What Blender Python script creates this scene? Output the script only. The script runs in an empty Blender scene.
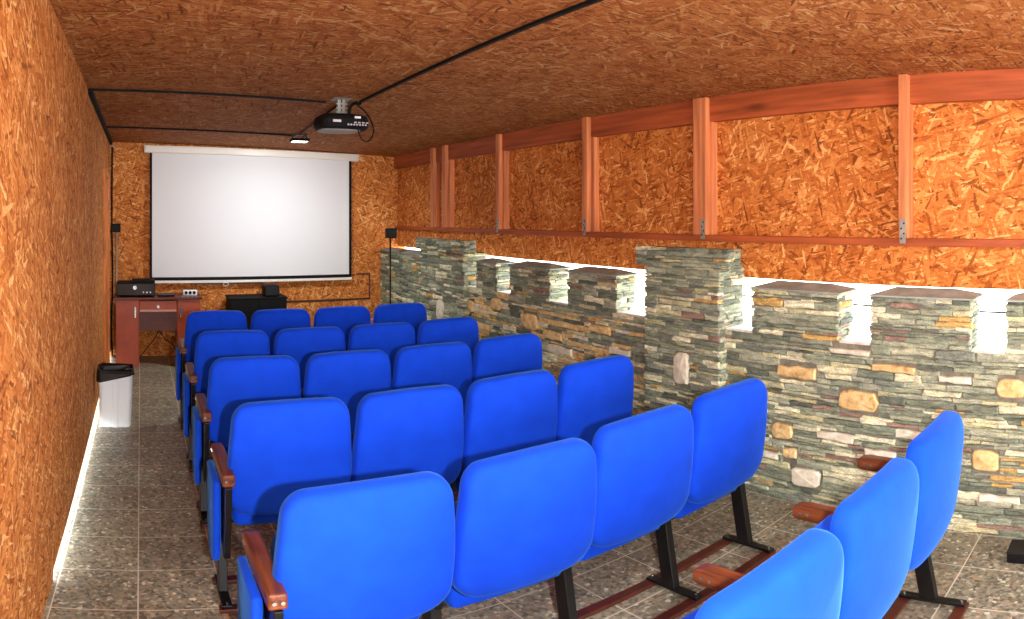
import bpy, bmesh, math, random
from mathutils import Vector, Matrix
PI = math.pi
S = bpy.context.scene
C = S.collection

# ---------------------------------------------------------------- camera, world, lights, exposure
EYE = 1.612
cam_d = bpy.data.cameras.new('camera')
cam_d.type = 'PANO'
cam_d.panorama_type = 'EQUIRECTANGULAR'
FX, FY, CX, CY = 628.69, 691.56, 140.47, 216.77          # pixels per radian, column / row of the straight-ahead direction
cam_d.longitude_min = -CX / FX
cam_d.longitude_max = (1024 - CX) / FX
cam_d.latitude_max = CY / FY
cam_d.latitude_min = -(619 - CY) / FY
cam = bpy.data.objects.new('camera', cam_d)
cam.location = (0, 0, EYE)
cam.rotation_euler = (PI / 2, 0, 0)
C.objects.link(cam)
S.camera = cam

S.view_settings.view_transform = 'Standard'
S.view_settings.look = 'None'
S.view_settings.gamma = 1
S.view_settings.use_curve_mapping = False
S.view_settings.exposure = 0.0
try:
    S.cycles.use_denoising = True
    S.cycles.max_bounces = 8
    S.cycles.diffuse_bounces = 5
    S.cycles.sample_clamp_indirect = 6
except Exception:
    pass

w = bpy.data.worlds.new('sky')
S.world = w
w.use_nodes = True
bg = w.node_tree.nodes['Background']
bg.inputs['Color'].default_value = (0.96, 0.98, 1.0, 1)
bg.inputs['Strength'].default_value = 15.0


def light(name, kind, loc, energy, color=(1, 1, 1), size=0.1, aim=None, size_y=None, spread=None):
    d = bpy.data.lights.new(name, kind)
    d.energy = energy
    d.color = color
    if kind == 'AREA':
        d.size = size
        if size_y:
            d.shape = 'RECTANGLE'
            d.size_y = size_y
        if spread:
            d.spread = spread
    elif kind in ('POINT', 'SPOT'):
        d.shadow_soft_size = size
    o = bpy.data.objects.new(name, d)
    o.location = loc
    if aim:
        o.rotation_euler = (Vector(aim) - Vector(loc)).to_track_quat('-Z', 'Y').to_euler()
    C.objects.link(o)
    return o


# the photographer's flash, just right of the lens
light('camera_flash', 'POINT', (0.19, -0.02, EYE - 0.05), 255, (0.93, 0.98, 1.0), 0.02)
# unseen ambient fill added behind the photographer, where the rear wall opens
light('rear_ambient_fill', 'AREA', (1.6, -2.4, 1.25), 14, (0.92, 0.97, 1.0), 1.6, (1.6, 3, 1.1), 2.0)
# flood lamp by the projector, then an unseen overhead fill added for seat tops
light('flood_lamp_light', 'AREA', (1.66, 6.42, 2.325), 46, (0.95, 0.98, 0.98), 0.16, (1.3, 7.0, 0.2), 0.09)
light('rear_overhead_fill', 'AREA', (1.4, 0.3, 2.33), 28, (0.95, 0.98, 1.0), 0.3, (1.4, 1.0, 0.0), 0.2)

# ---------------------------------------------------------------- materials


def srgb(r, g, b):
    f = lambda c: (c / 255 / 12.92) if c / 255 <= 0.04045 else ((c / 255 + 0.055) / 1.055) ** 2.4
    return (f(r), f(g), f(b), 1)


class NT:
    """small helper over a material's node tree"""

    def __init__(self, name, rough=0.6, metal=0.0, spec=None):
        self.m = bpy.data.materials.new(name)
        self.m.use_nodes = True
        self.t = self.m.node_tree
        self.b = self.t.nodes['Principled BSDF']
        self.b.inputs['Roughness'].default_value = rough
        self.b.inputs['Metallic'].default_value = metal
        if spec is not None:
            self.b.inputs['Specular IOR Level'].default_value = spec

    def n(self, kind, **kw):
        x = self.t.nodes.new(kind)
        for k, v in kw.items():
            setattr(x, k, v)
        return x

    def l(self, a, b):
        self.t.links.new(a, b)

    def math(self, op, a, b=None, c=None):
        x = self.n('ShaderNodeMath', operation=op)
        for i, v in enumerate((a, b, c)):
            if v is None:
                continue
            if isinstance(v, (int, float)):
                x.inputs[i].default_value = v
            else:
                self.l(v, x.inputs[i])
        return x.outputs[0]

    def mix(self, f, a, b, blend='MIX'):
        x = self.n('ShaderNodeMix', data_type='RGBA', blend_type=blend)
        for s, v in ((x.inputs[0], f), (x.inputs[6], a), (x.inputs[7], b)):
            if isinstance(v, (int, float)):
                s.default_value = v
            elif isinstance(v, tuple):
                s.default_value = v
            else:
                self.l(v, s)
        return x.outputs[2]

    def ramp(self, f, stops, interp='LINEAR'):
        x = self.n('ShaderNodeValToRGB')
        x.color_ramp.interpolation = interp
        e = x.color_ramp.elements
        while len(e) < len(stops):
            e.new(0.5)
        for i, (p, c) in enumerate(stops):
            e[i].position = p
            e[i].color = c
        self.l(f, x.inputs[0])
        return x.outputs[0]

    def noise(self, vec, scale, detail=3, rough=0.55):
        x = self.n('ShaderNodeTexNoise')
        x.inputs['Scale'].default_value = scale
        x.inputs['Detail'].default_value = detail
        x.inputs['Roughness'].default_value = rough
        if vec is not None:
            self.l(vec, x.inputs['Vector'])
        return x.outputs['Fac']

    def bump(self, h, strength, dist=0.01):
        x = self.n('ShaderNodeBump')
        x.inputs['Strength'].default_value = strength
        x.inputs['Distance'].default_value = dist
        self.l(h, x.inputs['Height'])
        self.l(x.outputs[0], self.b.inputs['Normal'])

    def obj(self):
        return self.n('ShaderNodeTexCoord').outputs['Object']

    def color(self, c):
        if isinstance(c, tuple):
            self.b.inputs['Base Color'].default_value = c
        else:
            self.l(c, self.b.inputs['Base Color'])


def plain(name, c, rough=0.5, metal=0.0, var=0.0, scale=20, spec=None):
    k = NT(name, rough, metal, spec)
    if var:
        f = k.noise(k.obj(), scale)
        lo = tuple(v * (1 - var) for v in c[:3]) + (1,)
        hi = tuple(min(1, v * (1 + var)) for v in c[:3]) + (1,)
        k.color(k.ramp(f, [(0.3, lo), (0.7, hi)]))
    else:
        k.color(c)
    return k.m


def osb(name, axes, tint=(1, 1, 1), seed=0.0, length=0.10, width=0.017, seam=None):
    """oriented strand board: four layers of long chips lying over one another"""
    k = NT(name, 0.8, spec=0.15)
    sep = k.n('ShaderNodeSeparateXYZ')
    k.l(k.obj(), sep.inputs[0])
    com = k.n('ShaderNodeCombineXYZ')
    k.l(sep.outputs[axes[0]], com.inputs[0])
    k.l(sep.outputs[axes[1]], com.inputs[1])
    base = com.outputs[0]
    wob = k.n('ShaderNodeTexNoise')
    wob.inputs['Scale'].default_value = 14
    wob.inputs['Detail'].default_value = 3
    k.l(base, wob.inputs['Vector'])
    va = k.n('ShaderNodeVectorMath', operation='MULTIPLY_ADD')
    k.l(wob.outputs['Color'], va.inputs[0])
    va.inputs[1].default_value = (0.018, 0.018, 0)
    k.l(base, va.inputs[2])
    best = tone = None
    for i, (ang, ls, ws) in enumerate(((8, 1, 1), (55, 1.2, 0.9), (100, 0.9, 1.1), (148, 1.1, 0.8), (-30, 0.6, 0.6))):
        mp = k.n('ShaderNodeMapping', vector_type='TEXTURE')
        mp.inputs['Rotation'].default_value = (0, 0, math.radians(ang + 9 * seed))
        mp.inputs['Location'].default_value = (seed * 3.1 + i * 0.37, seed * 1.7 + i * 0.71, 0)
        mp.inputs['Scale'].default_value = (length * ls, width * ws, 1)
        k.l(va.outputs[0], mp.inputs['Vector'])
        vo = k.n('ShaderNodeTexVoronoi', voronoi_dimensions='2D')
        vo.inputs['Scale'].default_value = 1
        k.l(mp.outputs[0], vo.inputs['Vector'])
        sc = k.n('ShaderNodeSeparateColor')
        k.l(vo.outputs['Color'], sc.inputs[0])
        pick = k.math('MULTIPLY_ADD', vo.outputs['Distance'], -0.35, sc.outputs[0])
        if best is None:
            best, tone = pick, sc.outputs[1]
        else:
            g = k.math('GREATER_THAN', pick, best)
            tn = k.n('ShaderNodeMix', data_type='FLOAT')
            k.l(g, tn.inputs[0])
            k.l(tone, tn.inputs[2])
            k.l(sc.outputs[1], tn.inputs[3])
            tone = tn.outputs[0]
            best = k.math('MAXIMUM', best, pick)
    fine = k.noise(base, 190, 3)
    mid = k.noise(base, 45, 3)
    big = k.noise(base, 1.6, 3)
    t2 = k.math('MULTIPLY_ADD', fine, 0.55, k.math('SUBTRACT', tone, 0.275))
    t2 = k.math('MULTIPLY_ADD', k.math('SUBTRACT', mid, 0.5), 0.35, t2)
    t2 = k.math('MULTIPLY_ADD', k.math('SUBTRACT', big, 0.5), 0.35, t2)
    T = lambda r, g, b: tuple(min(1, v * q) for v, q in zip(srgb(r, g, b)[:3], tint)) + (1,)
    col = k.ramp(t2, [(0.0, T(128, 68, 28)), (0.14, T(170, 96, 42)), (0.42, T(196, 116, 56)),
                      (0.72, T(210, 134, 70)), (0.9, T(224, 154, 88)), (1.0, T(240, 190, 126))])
    spots = k.noise(base, 30, 2)
    dark = k.ramp(spots, [(0.24, (0.8, 0.8, 0.8, 1)), (0.31, (0, 0, 0, 1))])
    col = k.mix(dark, col, T(84, 40, 16))
    k.color(col)
    k.bump(best, 0.25, 0.004)
    return k.m


def timber(name, c, axis=2):
    k = NT(name, 0.5, spec=0.3)
    mp = k.n('ShaderNodeMapping')
    sc = [28, 28, 28]
    sc[axis] = 1.6
    mp.inputs['Scale'].default_value = sc
    k.l(k.obj(), mp.inputs[0])
    g = k.noise(mp.outputs[0], 1, 4)
    lo = tuple(v * 0.62 for v in c[:3]) + (1,)
    hi = tuple(min(1, v * 1.3) for v in c[:3]) + (1,)
    col = k.ramp(g, [(0.3, lo), (0.7, hi)])
    mp2 = k.n('ShaderNodeMapping')
    s2 = [0, 9, 9] if axis else [9, 0, 9]
    s2[axis] = 2.2
    mp2.inputs['Scale'].default_value = s2
    k.l(k.obj(), mp2.inputs[0])
    vo = k.n('ShaderNodeTexVoronoi')
    vo.inputs['Scale'].default_value = 0.7
    k.l(mp2.outputs[0], vo.inputs['Vector'])
    kn = k.ramp(vo.outputs['Distance'], [(0.07, (1, 1, 1, 1)), (0.20, (0, 0, 0, 1))])
    col = k.mix(k.math('MULTIPLY', kn, 0.75), col, tuple(v * 0.25 for v in c[:3]) + (1,))
    k.color(col)
    k.bump(g, 0.15, 0.003)
    return k.m


def stone_mat():
    k = NT('slate_masonry', 0.75, spec=0.3)
    r = k.n('ShaderNodeNewGeometry').outputs['Random Per Island']
    c = k.ramp(r, [(0.0, srgb(140, 148, 134)), (0.12, srgb(166, 172, 156)), (0.24, srgb(124, 132, 120)), (0.36, srgb(180, 184, 166)),
                   (0.46, srgb(150, 158, 142)), (0.54, srgb(204, 200, 166)), (0.60, srgb(158, 130, 122)), (0.645, srgb(228, 224, 198)),
                   (0.73, srgb(170, 174, 160)), (0.80, srgb(208, 172, 112)), (0.835, srgb(134, 140, 132)), (0.91, srgb(238, 234, 212)), (0.96, srgb(104, 112, 104))], 'CONSTANT')
    o = k.obj()
    mp = k.n('ShaderNodeMapping')
    mp.inputs['Scale'].default_value = (1, 1, 3.2)
    k.l(o, mp.inputs[0])
    f = k.noise(mp.outputs[0], 16, 6, 0.65)
    g = k.noise(mp.outputs[0], 90, 4, 0.7)
    m = k.ramp(f, [(0.3, (0.55, 0.55, 0.53, 1)), (0.5, (1, 1, 1, 1)), (0.72, (1.6, 1.52, 1.3, 1))])
    c = k.mix(1.0, c, m, 'MULTIPLY')
    m2 = k.ramp(g, [(0.36, (0.6, 0.6, 0.6, 1)), (0.5, (1.0, 1.0, 1.0, 1)), (0.66, (1.35, 1.35, 1.32, 1))])
    c = k.mix(1.0, c, m2, 'MULTIPLY')
    c = k.mix(1.0, c, (0.88, 0.90, 0.82, 1), 'MULTIPLY')
    k.color(c)
    k.bump(k.math('ADD', f, k.math('MULTIPLY', g, 0.5)), 0.6, 0.012)
    return k.m


def flecked(name, stops, scale, rough=0.7, bump=0.3):
    k = NT(name, rough, spec=0.3)
    o = k.obj()
    f = k.noise(o, scale, 5, 0.6)
    k.color(k.ramp(f, stops))
    k.bump(f, bump, 0.006)
    return k.m


def floor_mat():
    k = NT('terrazzo_tile', 0.42, spec=0.4)
    o = k.obj()
    sep = k.n('ShaderNodeSeparateXYZ')
    k.l(o, sep.inputs[0])
    TS = 0.353
    lines = []
    cell = k.n('ShaderNodeCombineXYZ')
    for i, off in ((0, -0.010), (1, 0.049)):
        u = k.math('DIVIDE', k.math('SUBTRACT', sep.outputs[i], off), TS)
        k.l(k.math('FLOOR', u), cell.inputs[i])
        fr = k.math('FRACT', u)
        d = k.math('MINIMUM', fr, k.math('SUBTRACT', 1.0, fr))
        lines.append(k.math('LESS_THAN', d, 0.0085))
    grout = k.math('MAXIMUM', lines[0], lines[1])
    wn = k.n('ShaderNodeTexWhiteNoise', noise_dimensions='3D')
    k.l(cell.outputs[0], wn.inputs['Vector'])
    vo = k.n('ShaderNodeTexVoronoi')
    vo.inputs['Scale'].default_value = 62
    k.l(o, vo.inputs['Vector'])
    sc = k.n('ShaderNodeSeparateColor')
    k.l(vo.outputs['Color'], sc.inputs[0])
    chips = k.ramp(sc.outputs[0], [(0.0, srgb(52, 50, 44)), (0.2, srgb(112, 106, 92)), (0.45, srgb(132, 124, 108)), (0.66, srgb(92, 90, 80)),
                                   (0.8, srgb(150, 118, 90)), (0.88, srgb(168, 160, 140)), (0.97, srgb(206, 200, 184))], 'CONSTANT')
    n1 = k.noise(o, 22, 5, 0.65)
    paste = k.ramp(n1, [(0.3, srgb(84, 80, 70)), (0.7, srgb(150, 142, 124))])
    c = k.mix(0.62, paste, chips)
    n2 = k.noise(o, 2.2, 3)
    c = k.mix(1.0, c, k.ramp(n2, [(0.3, (0.82, 0.82, 0.82, 1)), (0.7, (1.1, 1.1, 1.1, 1))]), 'MULTIPLY')
    tv = k.ramp(wn.outputs['Value'], [(0, (0.88, 0.88, 0.88, 1)), (1, (1.08, 1.08, 1.08, 1))])
    c = k.mix(1.0, c, tv, 'MULTIPLY')
    c = k.mix(grout, k.mix(1.0, c, (1.28, 1.36, 1.3, 1), 'MULTIPLY'), srgb(200, 196, 176))
    k.color(c)
    k.bump(n1, 0.08, 0.002)
    return k.m


def fabric_mat():
    k = NT('blue_upholstery', 0.85, spec=0.15)
    o = k.obj()
    f = k.noise(o, 9, 4)
    c = k.ramp(f, [(0.3, (0.003, 0.052, 0.64, 1)), (0.7, (0.004, 0.066, 0.76, 1))])
    k.color(c)
    k.b.inputs['Sheen Weight'].default_value = 0.32
    k.b.inputs['Sheen Roughness'].default_value = 0.35
    k.b.inputs['Sheen Tint'].default_value = (0.15, 0.5, 1.0, 1)
    k.bump(k.noise(o, 700, 2), 0.12, 0.002)
    return k.m


def armrest_mat():
    k = NT('varnished_wood', 0.42, spec=0.3)
    mp = k.n('ShaderNodeMapping')
    mp.inputs['Scale'].default_value = (60, 5, 60)
    k.l(k.obj(), mp.inputs[0])
    g = k.noise(mp.outputs[0], 1, 4)
    k.color(k.ramp(g, [(0.3, srgb(70, 34, 16)), (0.7, srgb(122, 64, 32))]))
    return k.m


def emit(name, c, s):
    k = NT(name)
    k.color((0.8, 0.8, 0.8, 1))
    k.b.inputs['Emission Color'].default_value = c
    k.b.inputs['Emission Strength'].default_value = s
    return k.m


M = dict(
    osb_left=osb('strand_board_left', (1, 2), (0.95, 0.97, 0.95), 0.4),
    osb_back=osb('strand_board_back', (0, 2), (0.95, 0.95, 0.9), 1.3),
    osb_right=osb('strand_board_right', (1, 2), (1.0, 0.95, 0.85), 2.2),
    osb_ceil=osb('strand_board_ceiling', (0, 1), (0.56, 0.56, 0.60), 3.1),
    red_y=timber('reddish_timber_long', srgb(166, 84, 46), 1),
    red_z=timber('reddish_timber_upright', srgb(206, 128, 82), 2),
    orange=timber('orange_pine', srgb(214, 128, 62), 2),
    red_x=timber('reddish_timber_cross', srgb(180, 100, 54), 0),
    stone=stone_mat(),
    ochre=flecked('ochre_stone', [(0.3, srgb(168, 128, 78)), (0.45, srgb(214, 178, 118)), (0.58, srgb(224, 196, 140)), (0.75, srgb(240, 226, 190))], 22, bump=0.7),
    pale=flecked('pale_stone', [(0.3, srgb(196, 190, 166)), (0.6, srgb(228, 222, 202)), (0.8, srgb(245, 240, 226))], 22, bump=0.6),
    mortar=flecked('mortar', [(0.3, srgb(96, 94, 84)), (0.7, srgb(146, 140, 122))], 24),
    limewash=flecked('limewashed_stone', [(0.3, srgb(190, 176, 164)), (0.6, srgb(226, 218, 208)), (0.8, srgb(245, 240, 234))], 18),
    slate=flecked('slate_slab', [(0.3, srgb(132, 140, 132)), (0.7, srgb(168, 174, 164))], 12, 0.6),
    floor=floor_mat(),
    fabric=fabric_mat(),
    wood=armrest_mat(),
    black=plain('black_steel', srgb(18, 18, 19), 0.4, 0.3, 0.2),
    matte=plain('matte_black_plastic', srgb(11, 11, 12), 0.7, spec=0.2),
    rail=plain('red_brown_painted_steel', srgb(78, 32, 20), 0.45, 0.1, 0.3, 12),
    chrome=plain('chrome', srgb(215, 215, 215), 0.18, 1.0),
    zinc=plain('galvanised_steel', srgb(150, 152, 146), 0.5, 0.3, 0.15, 30),
    white=plain('white_plastic', srgb(236, 243, 248), 0.4),
    screen=plain('matte_white_screen_fabric', srgb(226, 228, 230), 0.9, spec=0.1),
    casing=plain('white_enamel', srgb(236, 232, 222), 0.35),
    desk=plain('mahogany_laminate', srgb(160, 64, 24), 0.4, 0, 0.2, 6),
    desk2=plain('dark_mahogany_laminate', srgb(96, 48, 38), 0.45, 0, 0.15, 6),
    dtop=plain('dark_desk_top', srgb(92, 42, 30), 0.25, 0, 0.15, 5),
    bag=plain('black_bin_liner', srgb(16, 16, 17), 0.22),
    led=emit('lamp_diffuser', (1, 0.96, 0.88, 1), 8),
    ground=plain('pale_outdoor_paving', srgb(232, 226, 214), 0.8),
    lens=plain('lens_glass', srgb(30, 34, 44), 0.05, spec=0.8),
    grey=plain('grey_plastic', srgb(150, 150, 148), 0.5),
    silver=plain('silver_print', srgb(200, 202, 206), 0.35, 0.5),
)

# ---------------------------------------------------------------- mesh helpers


def obj(name, bm, mat, parent=None, loc=None, smooth=False, bevel=0, seg=2, subsurf=0):
    me = bpy.data.meshes.new(name)
    bmesh.ops.recalc_face_normals(bm, faces=bm.faces)
    bm.to_mesh(me)
    bm.free()
    o = bpy.data.objects.new(name, me)
    for m in (mat if isinstance(mat, (list, tuple)) else [mat]):
        me.materials.append(m)
    if smooth:
        for p in me.polygons:
            p.use_smooth = True
    if bevel:
        b = o.modifiers.new('bevel', 'BEVEL')
        b.width = bevel
        b.segments = seg
        b.limit_method = 'ANGLE'
    if subsurf:
        s = o.modifiers.new('subsurf', 'SUBSURF')
        s.levels = s.render_levels = subsurf
    if parent:
        o.parent = parent
    if loc:
        o.location = loc
    C.objects.link(o)
    return o


def thing(name, label, cat, loc=(0, 0, 0), group=None, rz=0):
    o = bpy.data.objects.new(name, None)
    o.empty_display_size = 0.1
    o.location = loc
    o.rotation_euler = (0, 0, rz)
    C.objects.link(o)
    return tag(o, label, cat, group)


def tag(o, label, cat, group=None):
    o['label'] = label
    o['category'] = cat
    if group:
        o['group'] = group
    return o


def struct(o, label=None, cat=None):
    o['kind'] = 'structure'
    if label:
        o['label'] = label
    if cat:
        o['category'] = cat
    return o


def box(bm, x0, x1, y0, y1, z0, z1, mat=0):
    vs = [bm.verts.new((x, y, z)) for z in (z0, z1) for (x, y) in ((x0, y0), (x1, y0), (x1, y1), (x0, y1))]
    for f in ((3, 2, 1, 0), (4, 5, 6, 7), (0, 1, 5, 4), (1, 2, 6, 5), (2, 3, 7, 6), (3, 0, 4, 7)):
        bm.faces.new([vs[i] for i in f]).material_index = mat
    return vs


def B(*boxes):
    bm = bmesh.new()
    for b in boxes:
        box(bm, *b)
    return bm


def hexa(bm, pts, mat=0):
    """8 points: lower ring then upper ring"""
    vs = [bm.verts.new(p) for p in pts]
    for f in ((3, 2, 1, 0), (4, 5, 6, 7), (0, 1, 5, 4), (1, 2, 6, 5), (2, 3, 7, 6), (3, 0, 4, 7)):
        bm.faces.new([vs[i] for i in f]).material_index = mat


def tube(bm, pts, r, n=8, closed=False, cap=True):
    pts = [Vector(p) for p in pts]
    rings = []
    up = Vector((0, 0, 1))
    for i, p in enumerate(pts):
        a = pts[max(i - 1, 0)]
        b = pts[min(i + 1, len(pts) - 1)]
        t = (b - a).normalized()
        u = t.cross(up)
        if u.length < 1e-3:
            u = t.cross(Vector((1, 0, 0)))
        u.normalize()
        v = t.cross(u).normalized()
        rings.append([bm.verts.new(p + (u * math.cos(2 * PI * k / n) + v * math.sin(2 * PI * k / n)) * r) for k in range(n)])
    for a, b in zip(rings, rings[1:]):
        for k in range(n):
            bm.faces.new((a[k], a[(k + 1) % n], b[(k + 1) % n], b[k]))
    if cap:
        bm.faces.new(rings[0][::-1])
        bm.faces.new(rings[-1])
    return bm


def cyl(bm, c, r, h, axis='z', n=20, r2=None):
    r2 = r if r2 is None else r2
    A = []
    for t, rr in ((0, r), (h, r2)):
        ring = []
        for k in range(n):
            a, b = rr * math.cos(2 * PI * k / n), rr * math.sin(2 * PI * k / n)
            p = {'z': (a, b, t), 'y': (a, t, b), 'x': (t, a, b)}[axis]
            ring.append(bm.verts.new((c[0] + p[0], c[1] + p[1], c[2] + p[2])))
        A.append(ring)
    for k in range(n):
        bm.faces.new((A[0][k], A[0][(k + 1) % n], A[1][(k + 1) % n], A[1][k]))
    bm.faces.new(A[0][::-1])
    bm.faces.new(A[1])
    return bm


def smoothed(pts, n=6):
    """Catmull-Rom through the points"""
    P = [Vector(p) for p in pts]
    P = [P[0] * 2 - P[1]] + P + [P[-1] * 2 - P[-2]]
    out = []
    for i in range(1, len(P) - 2):
        for k in range(n):
            t = k / n
            a, b, c, d = P[i - 1], P[i], P[i + 1], P[i + 2]
            out.append(0.5 * ((2 * b) + (c - a) * t + (2 * a - 5 * b + 4 * c - d) * t * t + (3 * b - a - 3 * c + d) * t ** 3))
    out.append(P[-2])
    return out


# ---------------------------------------------------------------- the room shell
XL, XS, XO, YB, YR = -0.384, 3.17, 3.43, 7.90, -2.6
zc = lambda x: 2.471 + (x - XL) * (2.355 - 2.471) / (XO - XL)          # the ceiling falls a little to the right

struct(obj('floor', B((-0.55, 3.62, YR - 0.2, YB + 0.25, -0.12, 0.0)), M['floor']))
bm = bmesh.new()
x0, x1 = XL - 0.3, XO + 0.4
hexa(bm, [(x0, YR - .3, zc(x0)), (x1, YR - .3, zc(x1)), (x1, YB + .3, zc(x1)), (x0, YB + .3, zc(x0)),
          (x0, YR - .3, zc(x0) + .1), (x1, YR - .3, zc(x1) + .1), (x1, YB + .3, zc(x1) + .1), (x0, YB + .3, zc(x0) + .1)])
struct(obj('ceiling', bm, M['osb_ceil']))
# left wall: the board stops a little above the floor for most of its length and daylight comes in below it
struct(obj('wall_left', B((XL - 0.02, XL, YR, 2.75, 0.0, 2.50), (XL - 0.02, XL, 2.75, YB, 0.055, 2.50)), M['osb_left']))
struct(obj('wall_back', B((XL - 0.06, XO + 0.1, YB, YB + 0.08, 0.0, 2.56)), M['osb_back']))
struct(obj('wall_rear', B((XL - 0.06, 0.5, YR - 0.08, YR, 0.0, 2.56), (2.7, XO + 0.1, YR - 0.08, YR, 0.0, 2.56), (0.5, 2.7, YR - 0.08, YR, 2.3, 2.56)), M['osb_back']))
struct(obj('wall_right', B((XO, XO + 0.03, YR, YB, 1.244, 2.52)), M['osb_right']))
struct(obj('ground', B((3.62, 40, -30, 40, -0.35, -0.30), (-25, -0.55, -30, 40, -0.08, -0.02)), M['ground']))

# timber of the right wall: top plate, rail, studs
struct(obj('trim_1', B((XO - 0.06, XO, YR, YB, 2.205, 2.37)), M['red_y'], bevel=0.004))
struct(obj('trim_2', B((XO - 0.045, XO, YR, YB, 1.458, 1.500)), M['red_y'], bevel=0.004))
studs = [(6.66, 0.07), (6.36, 0.085), (5.22, 0.06), (3.90, 0.065), (2.70, 0.115), (1.245, 0.055)]
for i, (y, wd) in enumerate(studs):
    t = struct(obj('trim_%d' % (i + 3), B((XO - 0.105, XO - 0.061, y - wd / 2, y + wd / 2, 1.501, zc(XO - .1) - 0.003),
                                          (XO - 0.0615, XO - 0.001, y - wd / 2 - (0.035 if i in (1, 2, 3) else 0.02 if i == 4 else 0.0), y + wd / 2 - 0.01, 1.501, 2.2045)), M['red_z'], bevel=0.003))
    if i in (2, 3, 4, 5):
        yb_ = y - (0.032 if i == 4 else 0.0)
        bm = B((XO - 0.1085, XO - 0.1055, yb_ - 0.018, yb_ + 0.018, 1.475, 1.60))
        for q in range(4):
            cyl(bm, (XO - 0.1105, yb_ + (-0.008 if q % 2 else 0.008), 1.50 + q * 0.026), 0.005, 0.003, 'x', 8)
            bm.faces.ensure_lookup_table()
            for f in bm.faces[-10:]:
                f.material_index = 1
        obj('bracket', bm, [M['zinc'], M['matte']], t)

# back wall: joints and battens below the screen
struct(obj('trim_9', B((0.62, 1.56, YB - 0.022, YB, 0.835, 0.86), (1.54, 1.56, YB - 0.022, YB, 0.70, 0.835)), M['desk2'], bevel=0.003))
struct(obj('trim_10', B((1.86, 3.02, YB - 0.012, YB, 0.60, 0.622)), plain('dark_joint', srgb(70, 36, 18), 0.7), bevel=0.002))
struct(obj('trim_11', B((2.82, 3.02, YB - 0.012, YB, 0.905, 0.925), (3.0, 3.02, YB - 0.012, YB, 0.622, 0.905)), M['desk2'], bevel=0.002))
# plank door in the left wall by the desk
d = struct(obj('door_1', B((XL - 0.001, XL + 0.012, 6.55, 7.22, 0.056, 2.0)), M['orange'], bevel=0.003))
obj('door_frame', B((XL, XL + 0.028, 7.22, 7.30, 0.0, 2.06), (XL, XL + 0.028, 6.47, 6.55, 0.056, 2.06), (XL, XL + 0.028, 6.55, 7.22, 2.0, 2.06)), M['orange'], d, bevel=0.004)

# ---------------------------------------------------------------- stone wall
rng = random.Random(11)


def stone(bm, O, U, V, N, u0, u1, v0, v1, depth, out, mat=0):
    """one roughly squared stone: back ring, shoulder ring, inset face ring"""
    g = 0.0011
    w_, h_ = u1 - u0, v1 - v0
    j = lambda s: rng.uniform(-s, s)
    big = mat in (1, 2) and h_ > 0.07
    jv = min(0.007, h_ * .16)
    cu, cv = (u0 + u1) / 2, (v0 + v1) / 2
    if big:
        m = 14
        ring = []
        for k in range(m):
            a = 2 * PI * k / m
            c, q = math.cos(a), math.sin(a)
            rr_ = rng.uniform(.88, 1.04)
            ring.append((cu + w_ / 2 * rr_ * math.copysign(abs(c) ** .55, c), cv + h_ / 2 * rr_ * math.copysign(abs(q) ** .55, q)))
    else:
        cs = [(u0 + g, v0 + g), (u1 - g, v0 + g), (u1 - g, v1 - g), (u0 + g, v1 - g)]
        cs = [(a + j(min(.01, w_ * .06)), b + j(jv * .8)) for a, b in cs]
        nh = 3 if w_ > 0.14 else 2 if w_ > 0.07 else 1
        ring = []
        for k in range(4):
            a, b = cs[k], cs[(k + 1) % 4]
            ring.append(a)
            if k in (0, 2):
                for q in range(1, nh + 1):
                    t = q / (nh + 1)
                    ring.append((a[0] + (b[0] - a[0]) * t, a[1] + (b[1] - a[1]) * t + j(jv)))
    ins = min(0.008, h_ * .16)
    levels = []
    for kind in range(3):
        L = []
        for a, b in ring:
            if kind == 2:
                a = cu + (a - cu) * (1 - 2 * ins / w_)
                b = cv + (b - cv) * (1 - 2 * ins / h_)
            n = (-depth, out - ins * .9, out + j(0.004))[kind]
            L.append(bm.verts.new(O + U * a + V * b + N * n))
        levels.append(L)
    m = len(ring)
    for A, Bq in zip(levels, levels[1:]):
        for k in range(m):
            bm.faces.new((A[k], A[(k + 1) % m], Bq[(k + 1) % m], Bq[k])).material_index = mat
    c = bm.verts.new(O + U * cu + V * cv + N * (out + (0.008 if big else 0.002)))
    for k in range(m):
        bm.faces.new((levels[2][k], levels[2][(k + 1) % m], c)).material_index = mat


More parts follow.
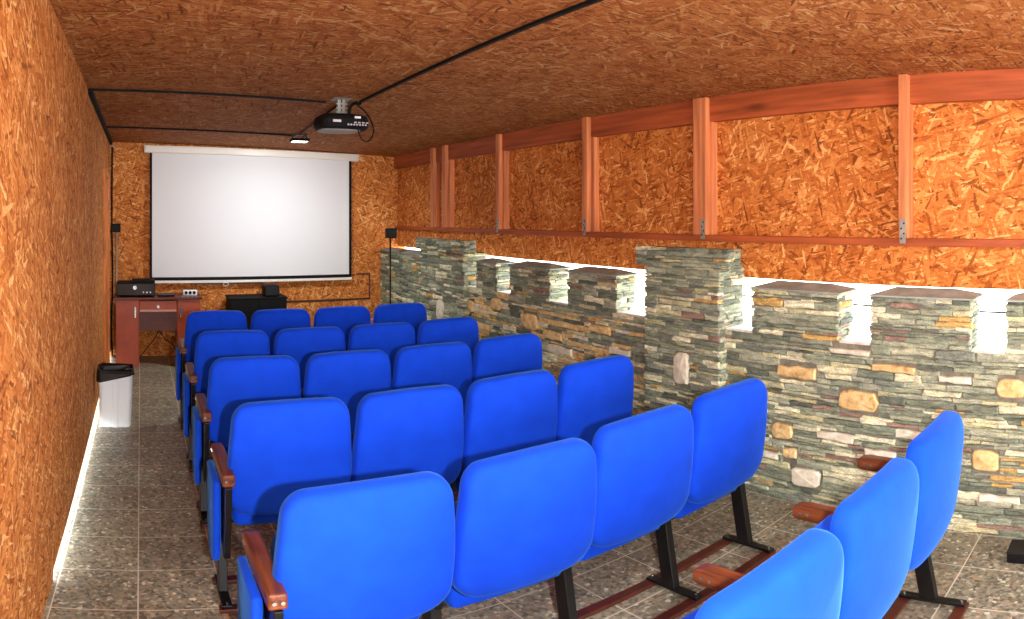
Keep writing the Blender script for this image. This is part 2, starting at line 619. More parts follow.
def panel(bm, O, U, V, N, width, height, feats=(), holes=(), thin=1.0, mat=0, depth=0.05, warm_lit=None):
    """courses of dry-laid slate, leaving room for the feature stones (u0, u1, v0, v1, material)"""
    blocks = [f[:4] for f in feats] + list(holes)
    v = 0.0
    while v < height - 0.004:
        h = rng.choice((0.013, 0.016, 0.019, 0.022, 0.024, 0.027, 0.032, 0.042)) * thin
        if v + h > height - 0.014:
            h = height - v
        u = -rng.uniform(0, 0.1)
        while u < width:
            L = rng.uniform(1.6, 6.5) * h + rng.uniform(0.03, 0.12)
            a, b = max(u, 0), min(u + L, width)
            u += L
            if width - b < 0.03:
                b = width
                u = width
            segs = [(a, b)]
            for (p, q, r, s) in blocks:
                if v + h > r + 0.004 and v < s - 0.004:
                    ns = []
                    for (c, d_) in segs:
                        if q <= c or p >= d_:
                            ns.append((c, d_))
                        else:
                            if p - c > 0.012:
                                ns.append((c, p))
                            if d_ - q > 0.012:
                                ns.append((q, d_))
                    segs = ns
            for (c, d_) in segs:
                if d_ - c > 0.012:
                    mt = mat
                    if warm_lit and warm_lit[0] < c < warm_lit[1]:
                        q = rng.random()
                        mt = 1 if q < 0.30 else 2 if q < 0.38 else mat  # ochre and pale stones made commoner to paint in yellow light on this stretch
                    two = h > 0.045 and rng.random() < 0.3
                    if two:
                        s = v + h * rng.uniform(.4, .6)
                        stone(bm, O, U, V, N, c, d_, v, s, depth, rng.uniform(-0.008, 0.012), mat)
                        stone(bm, O, U, V, N, c, d_, s, v + h, depth, rng.uniform(-0.008, 0.012), mat)
                    else:
                        stone(bm, O, U, V, N, c, d_, v, v + h, depth, rng.uniform(-0.007, 0.010), mt)
        v += h
    for (p, q, r, s, mt) in feats:
        stone(bm, O, U, V, N, p, q, r, s, depth, 0.014, mt)


def on_wall(px, py, x=XS):
    """where a point of the photograph lies on the stone face"""
    th = (px - CX) / FX
    r = x / math.sin(th)
    return r * math.cos(th), EYE - r * math.tan((py - CY) / FY)


XV, YV, ZV = Vector((1, 0, 0)), Vector((0, 1, 0)), Vector((0, 0, 1))
ZG = 0.965                                  # sill of the gaps
Y0S, Y1S = -2.55, YB
bm = bmesh.new()
feats = []
for (px, py, wpx, hpx, mt) in ((858, 401, 40, 22, 1), (985, 461, 28, 24, 1), (1012, 389, 30, 20, 1), (782, 431, 22, 17, 1), (806, 478, 30, 21, 2),
                               (797, 372, 38, 11, 1), (893, 369, 44, 7, 1), (850, 352, 40, 6, 2), (955, 380, 34, 7, 2), (790, 453, 14, 10, 1),
                               (760, 452, 36, 8, 2), (836, 437, 36, 9, 2), (530, 322, 15, 16, 1), (496, 304, 9, 12, 1), (470, 306, 9, 12, 1),
                               (553, 336, 18, 8, 1), (600, 330, 20, 8, 1), (482, 326, 20, 6, 1), (560, 350, 24, 7, 2), (620, 352, 22, 7, 2), (512, 340, 16, 7, 1),
                               (595, 295, 22, 5, 2), (530, 290, 16, 5, 2), (915, 435, 36, 9, 2), (880, 455, 30, 9, 2), (940, 497, 26, 8, 2), (1000, 499, 40, 9, 2)):
    y, z = on_wall(px, py)
    th = (px - CX) / FX
    r = XS / math.sin(th)
    wy = wpx / FX * r / math.sin(th)
    hz = hpx / FY * r
    feats.append((Y1S - y - wy / 2, Y1S - y + wy / 2, z - hz / 2, z + hz / 2, mt))
feats = [f for f in feats if f[2] > 0.01 and f[3] < ZG]
O = Vector((XS, Y1S, 0.0))
panel(bm, O, -YV, ZV, -XV, Y1S - Y0S, ZG, feats, warm_lit=(1.2, 4.7))
# merlons: (far end, near end, top)
MER = [(7.88, 6.62, 1.200), (5.36, 4.99, 1.205), (4.756, 4.16, 1.21), (3.93, 3.356, 1.212), (2.16, 1.574, 1.215),
       (1.38, 0.814, 1.215), (0.623, 0.03, 1.215), (-0.17, -0.76, 1.215), (-0.95, -1.55, 1.215)]
TH = 0.21
for (ya, yb, zt) in MER:
    panel(bm, Vector((XS, ya, ZG)), -YV, ZV, -XV, ya - yb, zt - ZG)
    panel(bm, Vector((XS + 0.015, yb, ZG)), XV, ZV, -YV, TH - 0.03, zt - ZG, thin=0.8, depth=0.03)
# two taller pillars with a wider head
PIL = [(6.50, 5.50, 1.395), (3.00, 2.36, 1.430)]
XP = XS - 0.07
for (ya, yb, zt) in PIL:
    wd = ya - yb
    sl = [(wd * .42, wd * .42 + 0.10 + wd * .05, 0.60, 0.80, 2)]
    panel(bm, Vector((XP, ya, 0)), -YV, ZV, -XV, wd, zt - 0.12, sl)
    panel(bm, Vector((XP + 0.015, yb, 0)), XV, ZV, -YV, 0.07, ZG, depth=0.03)
    panel(bm, Vector((XP + 0.015, yb, ZG)), XV, ZV, -YV, 0.25, zt - 0.12 - ZG, depth=0.03)
    panel(bm, Vector((XP - 0.03, ya + 0.06, zt - 0.12)), -YV, ZV, -XV, wd + 0.16, 0.12, thin=0.7)
    panel(bm, Vector((XP - 0.015, yb - 0.10, zt - 0.12)), XV, ZV, -YV, 0.11, 0.12, depth=0.03, thin=.7)
# mortar core
e = 0.012
box(bm, XS + e, XS + 0.36, Y0S, Y1S - .001, 0.0, ZG - 0.006, 3)
for (ya, yb, zt) in MER:
    box(bm, XS + e, XS + TH, yb + e, ya - e, ZG - 0.006, zt - 0.004, 3)
for (ya, yb, zt) in PIL:
    box(bm, XP + e, XS + TH, yb + e, ya - e, 0.0, zt - 0.115, 3)
    box(bm, XP - 0.03 + e, XS + 0.03, yb - 0.10 + e, ya + 0.06 - e, zt - 0.118, zt - 0.004, 3)
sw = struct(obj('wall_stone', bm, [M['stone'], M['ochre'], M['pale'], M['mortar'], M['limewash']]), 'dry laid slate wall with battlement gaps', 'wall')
# pale sills in the gaps and hipped slate caps on the merlons
bm = bmesh.new()
ends = sorted([(a, b) for a, b, _ in MER] + [(a, b) for a, b, _ in PIL], reverse=True)
for (a, b), (c, d_) in zip(ends, ends[1:]):
    box(bm, XS + 0.004, XS + 0.34, c + 0.004, b - 0.004, ZG - 0.005, ZG + 0.008)
obj('sill', bm, M['limewash'], sw)
for (ya, yb, zt) in MER:
    bm = bmesh.new()
    a, b, p, q = ya - 0.0, yb - 0.025, XS - 0.02, XS + TH + 0.02
    z0, z1, z2 = zt, zt + 0.008, zt + 0.042
    lo = [bm.verts.new(v) for v in ((p, b, z0), (q, b, z0), (q, a, z0), (p, a, z0))]
    md = [bm.verts.new(v) for v in ((p, b, z1), (q, b, z1), (q, a, z1), (p, a, z1))]
    ym = (a + b) / 2
    ri = [bm.verts.new(((p + q) / 2, b + 0.12, z2)), bm.verts.new(((p + q) / 2, a - 0.12, z2))]
    bm.faces.new(lo[::-1])
    for k in range(4):
        bm.faces.new((lo[k], lo[(k + 1) % 4], md[(k + 1) % 4], md[k]))
    bm.faces.new((md[0], md[1], ri[0]))
    bm.faces.new((md[1], md[2], ri[1], ri[0]))
    bm.faces.new((md[2], md[3], ri[1]))
    bm.faces.new((md[3], md[0], ri[0], ri[1]))
    obj('coping', bm, M['slate'], sw)

obj('wire', tube(bmesh.new(), [(3.62, -0.5, 1.09), (3.62, 1.2, 1.10), (3.62, 3.3, 1.11)], 0.006, 6), M['matte'], sw)

# ---------------------------------------------------------------- theatre seats


def backrest_bm():
    bm = bmesh.new()
    zb, zt = 0.422, 0.906
    hw_b, hw_t = 0.267, 0.250
    # rounded trapezoid outline
    def corner(cx_, cz, rx, rz, a0, a1, n=7):
        return [(cx_ + rx * math.cos(a0 + (a1 - a0) * k / n), cz + rz * math.sin(a0 + (a1 - a0) * k / n)) for k in range(n + 1)]
    out = []
    rt, rb = 0.078, 0.10
    out += corner(hw_t - rt, zt - rt, rt, rt, 0, PI / 2)
    out += [(0.09, zt + 0.004), (0, zt + 0.006), (-0.09, zt + 0.004)]
    out += corner(-hw_t + rt, zt - rt, rt, rt, PI / 2, PI)
    out += [(-0.260, 0.72), (-0.266, 0.62)]
    out += corner(-hw_b + rb + .003, zb + rb, rb, rb, PI, 1.5 * PI)
    out += [(-0.07, zb - 0.006), (0.07, zb - 0.006)]
    out += corner(hw_b - rb - .003, zb + rb, rb, rb, 1.5 * PI, 2 * PI)
    out += [(0.266, 0.62), (0.260, 0.72)]
    cz = (zb + zt) / 2

    def place(x, z, y):
        y += (zt - z) * 0.13                      # lean
        y += 0.35 * x * x                          # hollow across
        if z > zt - 0.15:
            y += 1.5 * (z - zt + 0.15) ** 2        # the top rolls forward
        if z < zb + 0.12:
            y += 1.3 * (zb + 0.12 - z) ** 2
        return (x, y, z)
    prof = [(0.30, 0.0), (0.70, 0.001), (0.90, 0.004), (0.96, 0.009), (0.988, 0.019), (1.0, 0.036), (1.0, 0.056), (0.988, 0.072), (0.95, 0.082), (0.84, 0.086), (0.5, 0.087)]
    rings = []
    for s, y in prof:
        rings.append([bm.verts.new(place(x * s, cz + (z - cz) * s, y)) for x, z in out])
    m = len(out)
    for A, Bq in zip(rings, rings[1:]):
        for k in range(m):
            bm.faces.new((A[k], A[(k + 1) % m], Bq[(k + 1) % m], Bq[k]))
    for R, y in ((rings[0], 0.0), (rings[-1], 0.088)):
        c = bm.verts.new(place(0, cz, y))
        for k in range(m):
            bm.faces.new((R[k], R[(k + 1) % m], c))
    return bm


def rounded_slab(w_, t_, h_, r, bulge=0.0):
    bm = bmesh.new()
    box(bm, -w_ / 2, w_ / 2, -t_ / 2, t_ / 2, -h_ / 2, h_ / 2)
    bmesh.ops.bevel(bm, geom=bm.edges[:], offset=r, segments=4, profile=0.6, affect='EDGES')
    return bm


MESH = {}


def part(name, maker, mat, parent, **kw):
    """parts of the seats share their mesh data"""
    key = kw.pop('key', name)
    if key not in MESH:
        o = obj(name, maker(), mat, parent, **kw)
        MESH[key] = o
        return o
    o = MESH[key].copy()
    C.objects.link(o)
    o.parent = parent
    return o


def cushion_bm():
    bm = rounded_slab(0.45, 0.12, 0.36, 0.05)
    bmesh.ops.rotate(bm, verts=bm.verts, cent=(0, 0, 0), matrix=Matrix.Rotation(math.radians(-8), 3, 'X'))
    bmesh.ops.translate(bm, verts=bm.verts, vec=(0, 0.275, 0.50))
    return bm


def pan_bm():
    bm = B((-0.19, 0.19, 0.336, 0.352, 0.36, 0.64))
    bmesh.ops.rotate(bm, verts=bm.verts, cent=(0, 0.275, 0.50), matrix=Matrix.Rotation(math.radians(-8), 3, 'X'))
    bmesh.ops.translate(bm, verts=bm.verts, vec=(0, 0.008, 0))
    return bm


def armrest_bm(y0):
    bm = bmesh.new()
    y1 = 0.415
    prof = [(y0, 0.597), (y0 + .006, 0.645), (0.22, 0.650), (0.38, 0.650), (0.408, 0.644), (y1, 0.630), (y1, 0.602), (0.40, 0.594)]
    L = [bm.verts.new((-0.026, y, z)) for y, z in prof]
    R = [bm.verts.new((0.026, y, z)) for y, z in prof]
    bm.faces.new(L)
    bm.faces.new(R[::-1])
    for k in range(len(prof)):
        q = (k + 1) % len(prof)
        bm.faces.new((L[k], L[q], R[q], R[k]))
    return bm


def bolt_bm(axis):
    return cyl(bmesh.new(), (0, 0, 0), 0.006, 0.007, axis, 10)


def stand_bm(inner):
    bm = bmesh.new()
    # leaning leg
    hexa(bm, [(-0.019, 0.165, 0.035), (0.019, 0.165, 0.035), (0.019, 0.235, 0.035), (-0.019, 0.235, 0.035),
              (-0.019, 0.225, 0.40), (0.019, 0.225, 0.40), (0.019, 0.295, 0.40), (-0.019, 0.295, 0.40)])
    # side plate and the upright that carries the armrest and the back
    ya = 0.17 if inner else 0.02
    hexa(bm, [(-0.010, ya + .02, 0.36), (0.010, ya + .02, 0.36), (0.010, 0.30, 0.36), (-0.010, 0.30, 0.36),
              (-0.010, ya, 0.592), (0.010, ya, 0.592), (0.010, 0.28, 0.592), (-0.010, 0.28, 0.592)])
    if not inner:
        hexa(bm, [(-0.013, 0.05, 0.26), (0.013, 0.05, 0.26), (0.013, 0.095, 0.26), (-0.013, 0.095, 0.26),
                  (-0.013, -0.005, 0.596), (0.013, -0.005, 0.596), (0.013, 0.04, 0.596), (-0.013, 0.04, 0.596)])
        hexa(bm, [(-0.010, 0.06, 0.26), (0.010, 0.06, 0.26), (0.010, 0.28, 0.34), (-0.010, 0.28, 0.34),
                  (-0.010, 0.05, 0.32), (0.010, 0.05, 0.32), (0.010, 0.28, 0.42), (-0.010, 0.28, 0.42)])
    return bm


def end_panel_bm():
    """upholstered panel that closes the aisle end of a row below the armrest"""
    prof = [(0.085, 0.588), (0.075, 0.40), (0.10, 0.24), (0.135, 0.205), (0.20, 0.195), (0.27, 0.205), (0.315, 0.24), (0.345, 0.34), (0.36, 0.588)]
    bm = bmesh.new()
    L = [bm.verts.new((-0.052, y, z)) for y, z in prof]
    R = [bm.verts.new((-0.0205, y, z)) for y, z in prof]
    bm.faces.new(L)
    bm.faces.new(R[::-1])
    for k in range(len(prof)):
        q = (k + 1) % len(prof)
        bm.faces.new((L[k], L[q], R[q], R[k]))
    return bm


def foot_bm():
    bm = B((-0.021, 0.021, 0.045, 0.325, 0.021, 0.035))
    return bm


PITCH = 0.540
# name, distance of the backs, left end, first seat in view, seat pitch, size
ROWS = [('front row nearest the screen', 5.02, 0.350, 0, 0.540, 1.0), ('second row from the screen', 4.11, 0.350, 0, 0.540, 1.0), ('third row from the screen', 3.29, 0.350, 0, 0.540, 1.0),
        ('fourth row from the screen', 2.43, 0.345, 0, 0.540, 1.0), ('fifth row, nearest whole row', 1.580, 0.345, 0, 0.552, 1.0), ('cut off rear row', 0.60, 0.285, 1, 0.540, 1.0)]
NUDGE = {'fifth row, nearest whole row': (-0.035, -0.03, 0.0, 0.0)}
POS = ['first seat from the aisle', 'second seat from the aisle', 'third seat from the aisle', 'seat nearest the stone wall']
for (rname, ry, rx, first, pitch, size) in ROWS:
    for j in range(first, 4):
        t = thing('theatre_seat', 'blue folding theatre seat, %s, %s' % (POS[j], rname), 'chair', (rx + pitch * (j + .5), ry + NUDGE.get(rname, (0, 0, 0, 0))[j], 0), 'blue theatre seats in rows')
        t.scale = (pitch / PITCH, 1, size)
        part('backrest', backrest_bm, M['fabric'], t, smooth=True, subsurf=1)
        part('seat_cushion', cushion_bm, M['fabric'], t, smooth=True)
        part('seat_pan', pan_bm, M['black'], t, bevel=0.004)
        for s in ([-1, 1] if j == 3 else [-1]):
            inner = s > 0 or j > 0
            y0 = 0.17 if inner else 0.0
            a = part('armrest', lambda: armrest_bm(y0), M['wood'], t, bevel=0.007, key='armrest%d' % inner)
            l_ = part('leg', lambda: stand_bm(inner), M['black'], t, bevel=0.003, key='leg%d' % inner)
            f = part('foot', foot_bm, M['black'], t, bevel=0.002)
            for o in (a, l_, f):
                o.location = (s * PITCH / 2, 0, 0)
            if first:
                a.scale = (1, 1.24, 1)
            for q in (-0.011, 0.011):
                part('bolt', lambda: bolt_bm('y'), M['chrome'], a, key='bolty').location = (q, y0 - 0.005, 0.622)
                part('bolt', lambda: bolt_bm('x'), M['chrome'], a, key='boltx').location = (-0.0295, 0.375 + q, 0.622)
            for q in (0.062, 0.308):
                part('bolt', lambda: bolt_bm('z'), M['chrome'], f, key='boltz').location = (0, q, 0.034)
            if s < 0 and j == 0:
                part('end_panel', end_panel_bm, M['fabric'], t, bevel=0.014, seg=3, smooth=True).location = (-PITCH / 2, 0, 0)
    for yy, wh in ((0.062, 'rear'), (0.308, 'front')):
        xa, xb = rx + pitch * first - 0.03, rx + pitch * 4 + 0.03
        o = obj('floor_rail', B((xa, xb, ry + yy - 0.024, ry + yy + 0.024, 0.0, 0.020)), M['rail'], bevel=0.003)
        tag(o, 'red brown floor bar under the %s, on its %s side' % (rname.split(' nearest')[0].replace(', nearest whole row', '').replace(' from the screen', '').replace(',', ''), {'rear': 'near', 'front': 'screen'}[wh]), 'floor bar', 'bars under the seat rows')

# ---------------------------------------------------------------- projection screen
t = thing('projection_screen', 'white roll down projection screen with black border on far wall', 'projection screen', (1.43, YB - 0.07, 0.875))
def slanted(xa, xb, hy, lo, hi):
    bm = bmesh.new()                       # the casing follows the slope of the ceiling
    za, zb = 1.509 - 0.0225 * (xa + 1.375), 1.509 - 0.0225 * (xb + 1.375)
    hexa(bm, [(xa, -hy, za + lo), (xb, -hy, zb + lo), (xb, hy, zb + lo), (xa, hy, za + lo), (xa, -hy, za + hi), (xb, -hy, zb + hi), (xb, hy, zb + hi), (xa, hy, za + hi)])
    return bm
obj('casing', slanted(-1.375, 1.375, 0.045, -0.045, 0.04), M['casing'], t, bevel=0.012)
obj('casing_end', slanted(1.375, 1.385, 0.048, -0.048, 0.042), M['white'], t, bevel=0.004)
obj('casing_end', slanted(-1.385, -1.375, 0.048, -0.048, 0.042), M['white'], t, bevel=0.004)
obj('fabric', B((-1.285, 1.265, -0.004, 0.0, 0.05, 1.46)), M['screen'], t)
obj('border', B((-1.312, -1.285, -0.0045, 0.0005, 0.0, 1.46), (1.265, 1.300, -0.0045, 0.0005, 0.0, 1.43), (-1.285, 1.265, -0.0045, 0.0005, 0.01, 0.05)), M['matte'], t)
obj('bottom_bar', B((-1.315, 1.305, -0.014, 0.014, -0.018, 0.012)), M['casing'], t, bevel=0.005)
bm = bmesh.new()
tube(bm, [(-.36 + 0.035 * math.cos(a * PI / 8), -0.004, -0.036 + 0.018 * math.sin(a * PI / 8)) for a in range(17)], 0.004, 6, cap=False)
obj('pull_handle', bm, M['white'], t)

# ---------------------------------------------------------------- desk and what stands on it
DY = 7.28
t = thing('desk', 'mahogany laminate desk with two pedestals below left of the screen', 'desk', (0.20, DY, 0))
obj('tabletop', B((-0.515, 0.515, -0.03, 0.42, 0.735, 0.762)), M['dtop'], t, bevel=0.006)
for s, x0, x1 in ((-1, -0.49, -0.215), (1, 0.225, 0.49)):
    c = obj('pedestal', B((x0, x1, 0.012, 0.40, 0.0, 0.735)), M['desk'], t, bevel=0.003)
    dd = obj('door', B((x0 + 0.006, x1 - 0.006, -0.006, 0.011, 0.03, 0.722)), M['desk'], c, bevel=0.003)
    hx = x1 - 0.045 if s < 0 else x0 + 0.045
    bm = B((hx - 0.013, hx + 0.013, -0.030, -0.018, 0.545, 0.665), (hx - 0.006, hx + 0.006, -0.018, -0.006, 0.56, 0.575), (hx - 0.006, hx + 0.006, -0.018, -0.006, 0.635, 0.65))
    obj('handle', bm, M['chrome'], dd, bevel=0.004)
dr = obj('drawer', B((-0.214, 0.224, 0.0, 0.36, 0.595, 0.725)), M['desk'], t, bevel=0.006)
obj('drawer_lip', B((-0.205, 0.215, -0.012, 0.0, 0.605, 0.628)), plain('worn_edge', srgb(190, 150, 135), 0.4), dr, bevel=0.005)
obj('knob', cyl(bmesh.new(), (0.005, -0.024, 0.66), 0.016, 0.024, 'y', 16), M['white'], dr, smooth=False)
obj('modesty_panel', B((-0.214, 0.224, 0.05, 0.07, 0.395, 0.594)), M['desk2'], t)

t = thing('receiver', 'black boxy audio receiver on left end of the desk', 'receiver', (-0.055, DY + 0.19, 0.7625))
obj('body', B((-0.225, 0.225, -0.17, 0.17, 0.012, 0.145)), M['matte'], t, bevel=0.006)
obj('front_panel', B((-0.22, 0.22, -0.178, -0.17, 0.018, 0.14)), plain('gloss_black', srgb(22, 23, 26), 0.15), t, bevel=0.003)
obj('knob', cyl(bmesh.new(), (-0.01, -0.20, 0.10), 0.022, 0.022, 'y', 20), M['silver'], t)
obj('lid', B((-0.05, 0.225, -0.10, 0.16, 0.146, 0.168)), M['matte'], t, bevel=0.005)
for k in range(3):
    obj('button', cyl(bmesh.new(), (0.09 + 0.04 * k, -0.184, 0.05), 0.008, 0.006, 'y', 12), M['silver'], t)
for sx in (-0.19, 0.19):
    for sy in (-0.13, 0.13):
        obj('foot', cyl(bmesh.new(), (sx, sy, 0), 0.018, 0.012, 'z', 12), M['matte'], t)
t = thing('notebook_computer', 'flat closed black laptop lying beside the receiver on the desk', 'laptop', (0.30, DY + 0.12, 0.7625))
obj('base', B((-0.10, 0.10, -0.07, 0.07, 0, 0.012)), M['matte'], t, bevel=0.003)
obj('lid', B((-0.10, 0.10, -0.07, 0.07, 0.0125, 0.019)), M['black'], t, bevel=0.003)
t = thing('power_strip', 'white power strip with black sockets on right end of the desk', 'power strip', (0.585, DY + 0.14, 0.7625))
obj('body', B((-0.085, 0.085, -0.03, 0.03, 0, 0.06)), M['white'], t, bevel=0.012, seg=3)
for k in range(3):
    obj('socket', cyl(bmesh.new(), (-0.048 + 0.048 * k, -0.034, 0.032), 0.018, 0.0035, 'y', 16), M['matte'], t)

# cables behind the desk
bm = bmesh.new()
tube(bm, smoothed([(0.16, YB - 0.06, 0.70), (0.18, YB - 0.05, 0.42), (0.30, YB - 0.05, 0.22), (0.40, YB - 0.05, 0.14), (0.47, YB - 0.06, 0.02)]), 0.006, 6)
tube(bm, smoothed([(0.26, YB - 0.05, 0.70), (0.25, YB - 0.04, 0.45), (0.20, YB - 0.04, 0.25), (0.06, YB - 0.05, 0.08), (0.00, YB - 0.06, 0.01)]), 0.006, 6)
tag(obj('cable', bm, M['matte'], smooth=True), 'dark cables hanging behind the desk opening', 'cable')

# ---------------------------------------------------------------- waste bin
t = thing('waste_bin', 'white plastic waste bin with black liner by the left wall', 'waste bin', (-0.205, 5.22, 0))
bm = bmesh.new()


def bin_ring(z, hx, hy, r=0.03, n=4):
    P = []
    for sx, sy, a0 in ((1, 1, 0), (-1, 1, PI / 2), (-1, -1, PI), (1, -1, 1.5 * PI)):
        for k in range(n + 1):
            a = a0 + PI / 2 * k / n
            P.append((sx * (hx - r) + r * math.cos(a), sy * (hy - r) + r * math.sin(a), z))
    return P


def loft(bm, rings, cap0=True, cap1=False):
    R = [[bm.verts.new(p) for p in ring] for ring in rings]
    m = len(R[0])
    for A, Bq in zip(R, R[1:]):
        for k in range(m):
            bm.faces.new((A[k], A[(k + 1) % m], Bq[(k + 1) % m], Bq[k]))
    if cap0:
        bm.faces.new(R[0][::-1])
    if cap1:
        bm.faces.new(R[-1])
    return bm


loft(bm, [bin_ring(0.0, 0.122, 0.09), bin_ring(0.01, 0.127, 0.095), bin_ring(0.415, 0.140, 0.108), bin_ring(0.42, 0.147, 0.115), bin_ring(0.445, 0.147, 0.115),
          bin_ring(0.445, 0.138, 0.106), bin_ring(0.05, 0.122, 0.09)], True, True)
obj('body', bm, M['white'], t)
hexa(bm := bmesh.new(), [(-0.022, -0.104, 0.0), (0.022, -0.104, 0.0), (0.022, -0.09, 0.0), (-0.022, -0.09, 0.0),
                         (-0.026, -0.119, 0.40), (0.026, -0.119, 0.40), (0.026, -0.10, 0.40), (-0.026, -0.10, 0.40)])
obj('rib', bm, M['white'], t, bevel=0.006)
bm = bmesh.new()
rr = random.Random(4)
rings = []
for (z, g) in ((0.395, 0.010), (0.41, 0.010), (0.43, 0.008), (0.45, 0.008), (0.462, 0.0), (0.445, -0.014), (0.40, -0.02)):
    ring = []
    for i, (x, y, _) in enumerate(bin_ring(z, 0.146 + g, 0.114 + g)):
        low = -0.03 * (-x / 0.14) if z < 0.415 else 0
        ring.append((x + rr.uniform(-.004, .004), y + rr.uniform(-.004, .004), z + low + rr.uniform(-.008, .008)))
    rings.append(ring)
loft(bm, rings, False, False)
obj('liner', bm, M['bag'], t, smooth=False)

# ---------------------------------------------------------------- black cabinet with a speaker under the screen
t = thing('equipment_cabinet', 'low black cabinet standing under the projection screen', 'cabinet', (1.42, 7.62, 0))
obj('body', B((-0.35, 0.35, -0.16, 0.20, 0.05, 0.70)), M['matte'], t, bevel=0.006)
obj('top', B((-0.36, 0.36, -0.17, 0.21, 0.70, 0.72)), M['matte'], t, bevel=0.004)
for x0, x1 in ((-0.345, -0.003), (0.003, 0.345)):
    dd = obj('door', B((x0, x1, -0.175, -0.161, 0.06, 0.695)), M['matte'], t, bevel=0.003)
    obj('knob', cyl(bmesh.new(), ((x0 + x1) / 2 * .15, -0.195, 0.45), 0.012, 0.02, 'y', 12), M['grey'], dd)
for sx in (-0.31, 0.31):
    obj('foot', B((sx - 0.02, sx + 0.02, -0.14, 0.18, 0, 0.05)), M['black'], t)
t = thing('speaker', 'small black speaker box on top of the low black cabinet', 'speaker', (1.60, 7.60, 0.7205))
obj('cabinet', B((-0.095, 0.095, -0.08, 0.08, 0, 0.125)), M['matte'], t, bevel=0.02, seg=3)
obj('grille', B((-0.08, 0.08, -0.086, -0.0805, 0.015, 0.11)), plain('speaker_cloth', srgb(28, 28, 30), 0.95), t)


def satellite(x, y, ztop, label, wd=0.115, ht=0.11, wall=False):
    t = thing('satellite_speaker', label, 'speaker', (x, y, 0), 'satellite speakers on stands')
    obj('base', cyl(bmesh.new(), (0, 0, 0), 0.07, 0.018, 'z', 24), M['black'], t, bevel=0.004)
    obj('pole', tube(bmesh.new(), [(0, 0, 0.018), (0, 0, ztop - ht)], 0.011, 10), M['zinc'] if wall else M['black'], t, smooth=True)
    bm = bmesh.new()
    hexa(bm, [(-wd / 2, -0.06, ztop - ht), (wd / 2, -0.06, ztop - ht), (wd / 2 * .8, 0.05, ztop - ht), (-wd / 2 * .8, 0.05, ztop - ht),
              (-wd / 2, -0.07, ztop), (wd / 2, -0.07, ztop), (wd / 2 * .8, 0.05, ztop), (-wd / 2 * .8, 0.05, ztop)])
    obj('cabinet', bm, M['matte'], t, bevel=0.008)
    obj('grille', B((-wd / 2 + .008, wd / 2 - .008, -0.073, -0.070, ztop - ht + .012, ztop - .012)), plain('speaker_grille', srgb(24, 24, 26), 0.9), t)


satellite(-0.30, 7.815, 1.535, 'small black satellite speaker on slim stand behind the desk, left corner', 0.11, 0.095, True)
satellite(2.98, 7.10, 1.485, 'small black satellite speaker on slim stand beside the stone wall', 0.125, 0.11)

# ---------------------------------------------------------------- ceiling: projector, flood lamp, conduits
px_, py_ = 1.46, 4.42
zt = zc(px_)
t = thing('projector', 'black video projector hanging from the ceiling by a metal bracket', 'projector', (px_, py_, 2.17))
bm = bmesh.new()
for zz, k in ():
    pass
prof = []
for i in range(28):
    a = 2 * PI * i / 28
    ca, sa = math.cos(a), math.sin(a)
    prof.append((0.195 * math.copysign(abs(ca) ** 0.7, ca), 0.15 * math.copysign(abs(sa) ** 0.55, sa)))
rings = [[(x * s, y * s, z) for x, y in prof] for s, z in ((0.84, 0.022), (0.95, 0.032), (1.0, 0.052), (1.0, 0.088), (0.95, 0.112), (0.78, 0.125))]
obj('housing', loft(bm, rings, True, True), M['matte'], t, smooth=False, bevel=0.004)
obj('underside', loft(bmesh.new(), [[(x * s - 0.02, y * s, z) for x, y in prof] for s, z in ((0.74, 0.015), (0.80, 0.023))], True, True), M['grey'], t)
bm = bmesh.new()
for i in range(7):
    box(bm, 0.0 + i * 0.022, 0.012 + i * 0.022, -0.156, -0.148, 0.044, 0.054)
for i in range(4):
    box(bm, 0.05 + i * 0.03, 0.068 + i * 0.03, -0.156, -0.148, 0.060, 0.068)
obj('ports', bm, M['silver'], t)
obj('sticker', B((0.055, 0.10, -0.1545, -0.146, 0.092, 0.106)), M['white'], t)
obj('logo_plate', B((-0.11, -0.05, -0.1555, -0.149, 0.062, 0.078)), M['silver'], t)
bm = bmesh.new()
box(bm, -0.035, 0.035, -0.035, 0.035, 0.125, 0.132)
box(bm, -0.03, -0.006, -0.012, 0.012, 0.132, zt - 2.17 - 0.006)
box(bm, 0.006, 0.03, -0.012, 0.012, 0.132, zt - 2.17 - 0.006)
for q in range(3):
    box(bm, -0.045, 0.045, -0.018, -0.012, 0.145 + q * 0.028, 0.155 + q * 0.028)
box(bm, -0.07, 0.07, -0.06, 0.06, zt - 2.17 - 0.008, zt - 2.17 - 0.003)
obj('ceiling_bracket', bm, M['zinc'], t, bevel=0.002)
lens = obj('lens', cyl(bmesh.new(), (-0.08, 0.14, 0.065), 0.035, 0.035, 'y', 24), M['lens'], t)
bm = bmesh.new()
tube(bm, smoothed([(0.02, -0.12, 0.12), (0.03, -0.13, 0.17), (0.07, -0.11, 0.20), (0.12, -0.07, 0.205), (0.135, -0.05, 0.222)]), 0.012, 8)
tube(bm, smoothed([(0.10, -0.06, 0.20), (0.15, -0.08, 0.16), (0.19, -0.13, 0.08), (0.195, -0.16, 0.0), (0.15, -0.17, -0.06), (0.10, -0.17, -0.05), (0.075, -0.158, 0.02), (0.075, -0.15, 0.05)]), 0.005, 6)
obj('cable', bm, M['matte'], t, smooth=True)

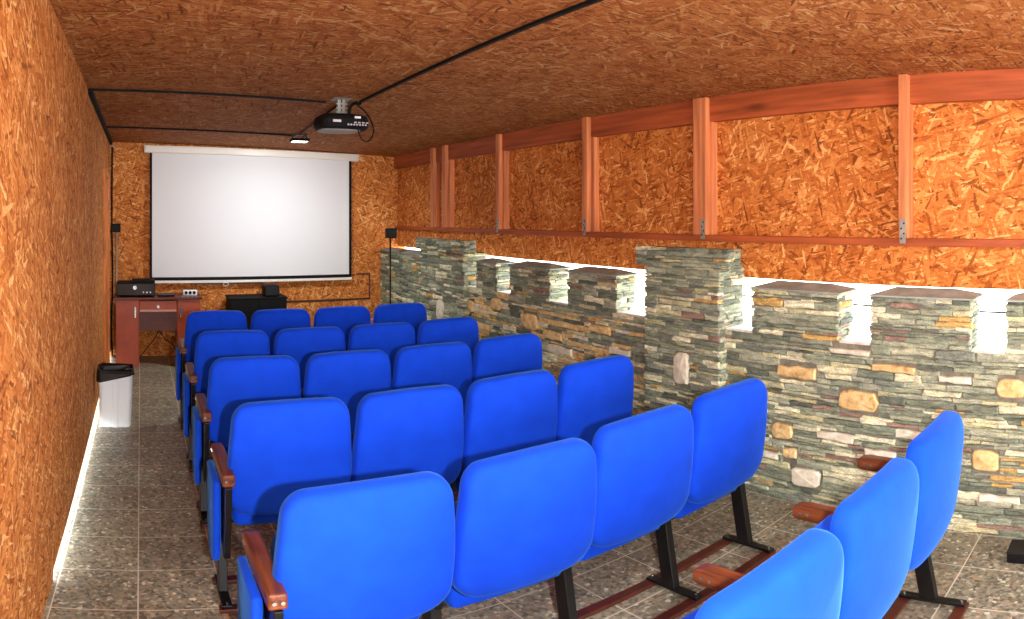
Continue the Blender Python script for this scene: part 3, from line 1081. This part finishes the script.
lx, ly = 1.66, 6.42
LZ = 2.335
t = thing('flood_lamp', 'small black flood lamp, lit, hanging under ceiling in front of the screen', 'lamp', (lx, ly, LZ))
obj('housing', B((-0.095, 0.095, -0.065, 0.065, 0.0, 0.028)), M['matte'], t, bevel=0.006)
obj('diffuser', B((-0.078, 0.078, -0.05, 0.05, -0.003, 0.001)), M['led'], t)
bm = bmesh.new()
h = zc(lx) - LZ
for s in (-1, 1):
    tube(bm, [(s * 0.075, 0, 0.02), (s * 0.075, 0, h - 0.012)], 0.004, 6)
box(bm, -0.08, 0.08, -0.01, 0.01, h - 0.012, h - 0.006)
tube(bm, smoothed([(0.0, 0.02, 0.03), (0.03, 0.02, h * .5), (0.06, 0.0, h - .01)]), 0.004, 6)
obj('bracket', bm, M['black'], t)

tag(obj('conduit', B((XL + 0.002, px_ - 0.075, 4.549, 4.566, 0, 0.012)), M['matte']), 'dark conduit crossing the ceiling between wall corner and projector', 'conduit', 'ceiling conduits')
tag(obj('conduit', B((XL + 0.002, lx - 0.03, 6.48, 6.498, 0, 0.010)), M['matte']), 'thin dark conduit crossing the ceiling to the flood lamp', 'conduit', 'ceiling conduits')
for o in [o for o in S.objects if o.name.startswith('conduit')]:
    for v in o.data.vertices:
        top = v.co.z > 0.005
        v.co.z = zc(v.co.x) - (0.002 if top else 0.016)
def run(y0, y1, x, wd):
    z = zc(x)
    return B((x - wd / 2, x + wd / 2, y0, y1, z - 0.016, z - 0.002))
tag(obj('conduit', run(-2.5, 4.40, 1.615, 0.022), M['matte']), 'dark conduit running along the ceiling from projector toward the viewer', 'conduit', 'ceiling conduits')
tag(obj('conduit', tube(bmesh.new(), [(lx - 0.02, ly - 0.06, zc(lx) - 0.010), (1.50, 4.62, zc(1.50) - 0.010)], 0.007, 8), M['matte'], smooth=True),
    'thin dark conduit along the ceiling joining flood lamp to projector', 'conduit', 'ceiling conduits')
bm = bmesh.new()
box(bm, XL + 0.002, XL + 0.034, 4.575, YB - 0.03, zc(XL) - 0.036, zc(XL) - 0.004)
tag(obj('conduit', bm, M['matte']), 'dark conduit in the corner of left wall and ceiling', 'conduit', 'ceiling conduits')
tag(obj('cable', tube(bmesh.new(), smoothed([(XL + 0.03, YB - 0.03, zc(XL) - 0.06), (XL + 0.025, YB - 0.03, 1.6), (XL + 0.035, YB - 0.04, 0.9), (XL + 0.02, YB - 0.04, 0.4), (XL + 0.03, YB - 0.05, 0.02)]), 0.011, 8), M['matte'], smooth=True),
    'black cable dropping down the far left corner of the room', 'cable')
tag(obj('junction_box', B((XL + 0.003, XL + 0.055, YB - 0.06, YB - 0.004, zc(XL) - 0.056, zc(XL) - 0.038)), M['grey'], bevel=0.006), 'small grey junction box in the far left ceiling corner', 'junction box')

# small dark thing on the floor at the right edge
t = thing('floor_box', 'small dark box on the floor beside the stone wall, right edge', 'box', (2.96, 0.475, 0))
obj('body', B((-0.07, 0.07, -0.09, 0.09, 0.0, 0.05)), M['matte'], t, bevel=0.006)
obj('lid', B((-0.072, 0.072, -0.092, 0.092, 0.05, 0.062)), M['black'], t, bevel=0.004)
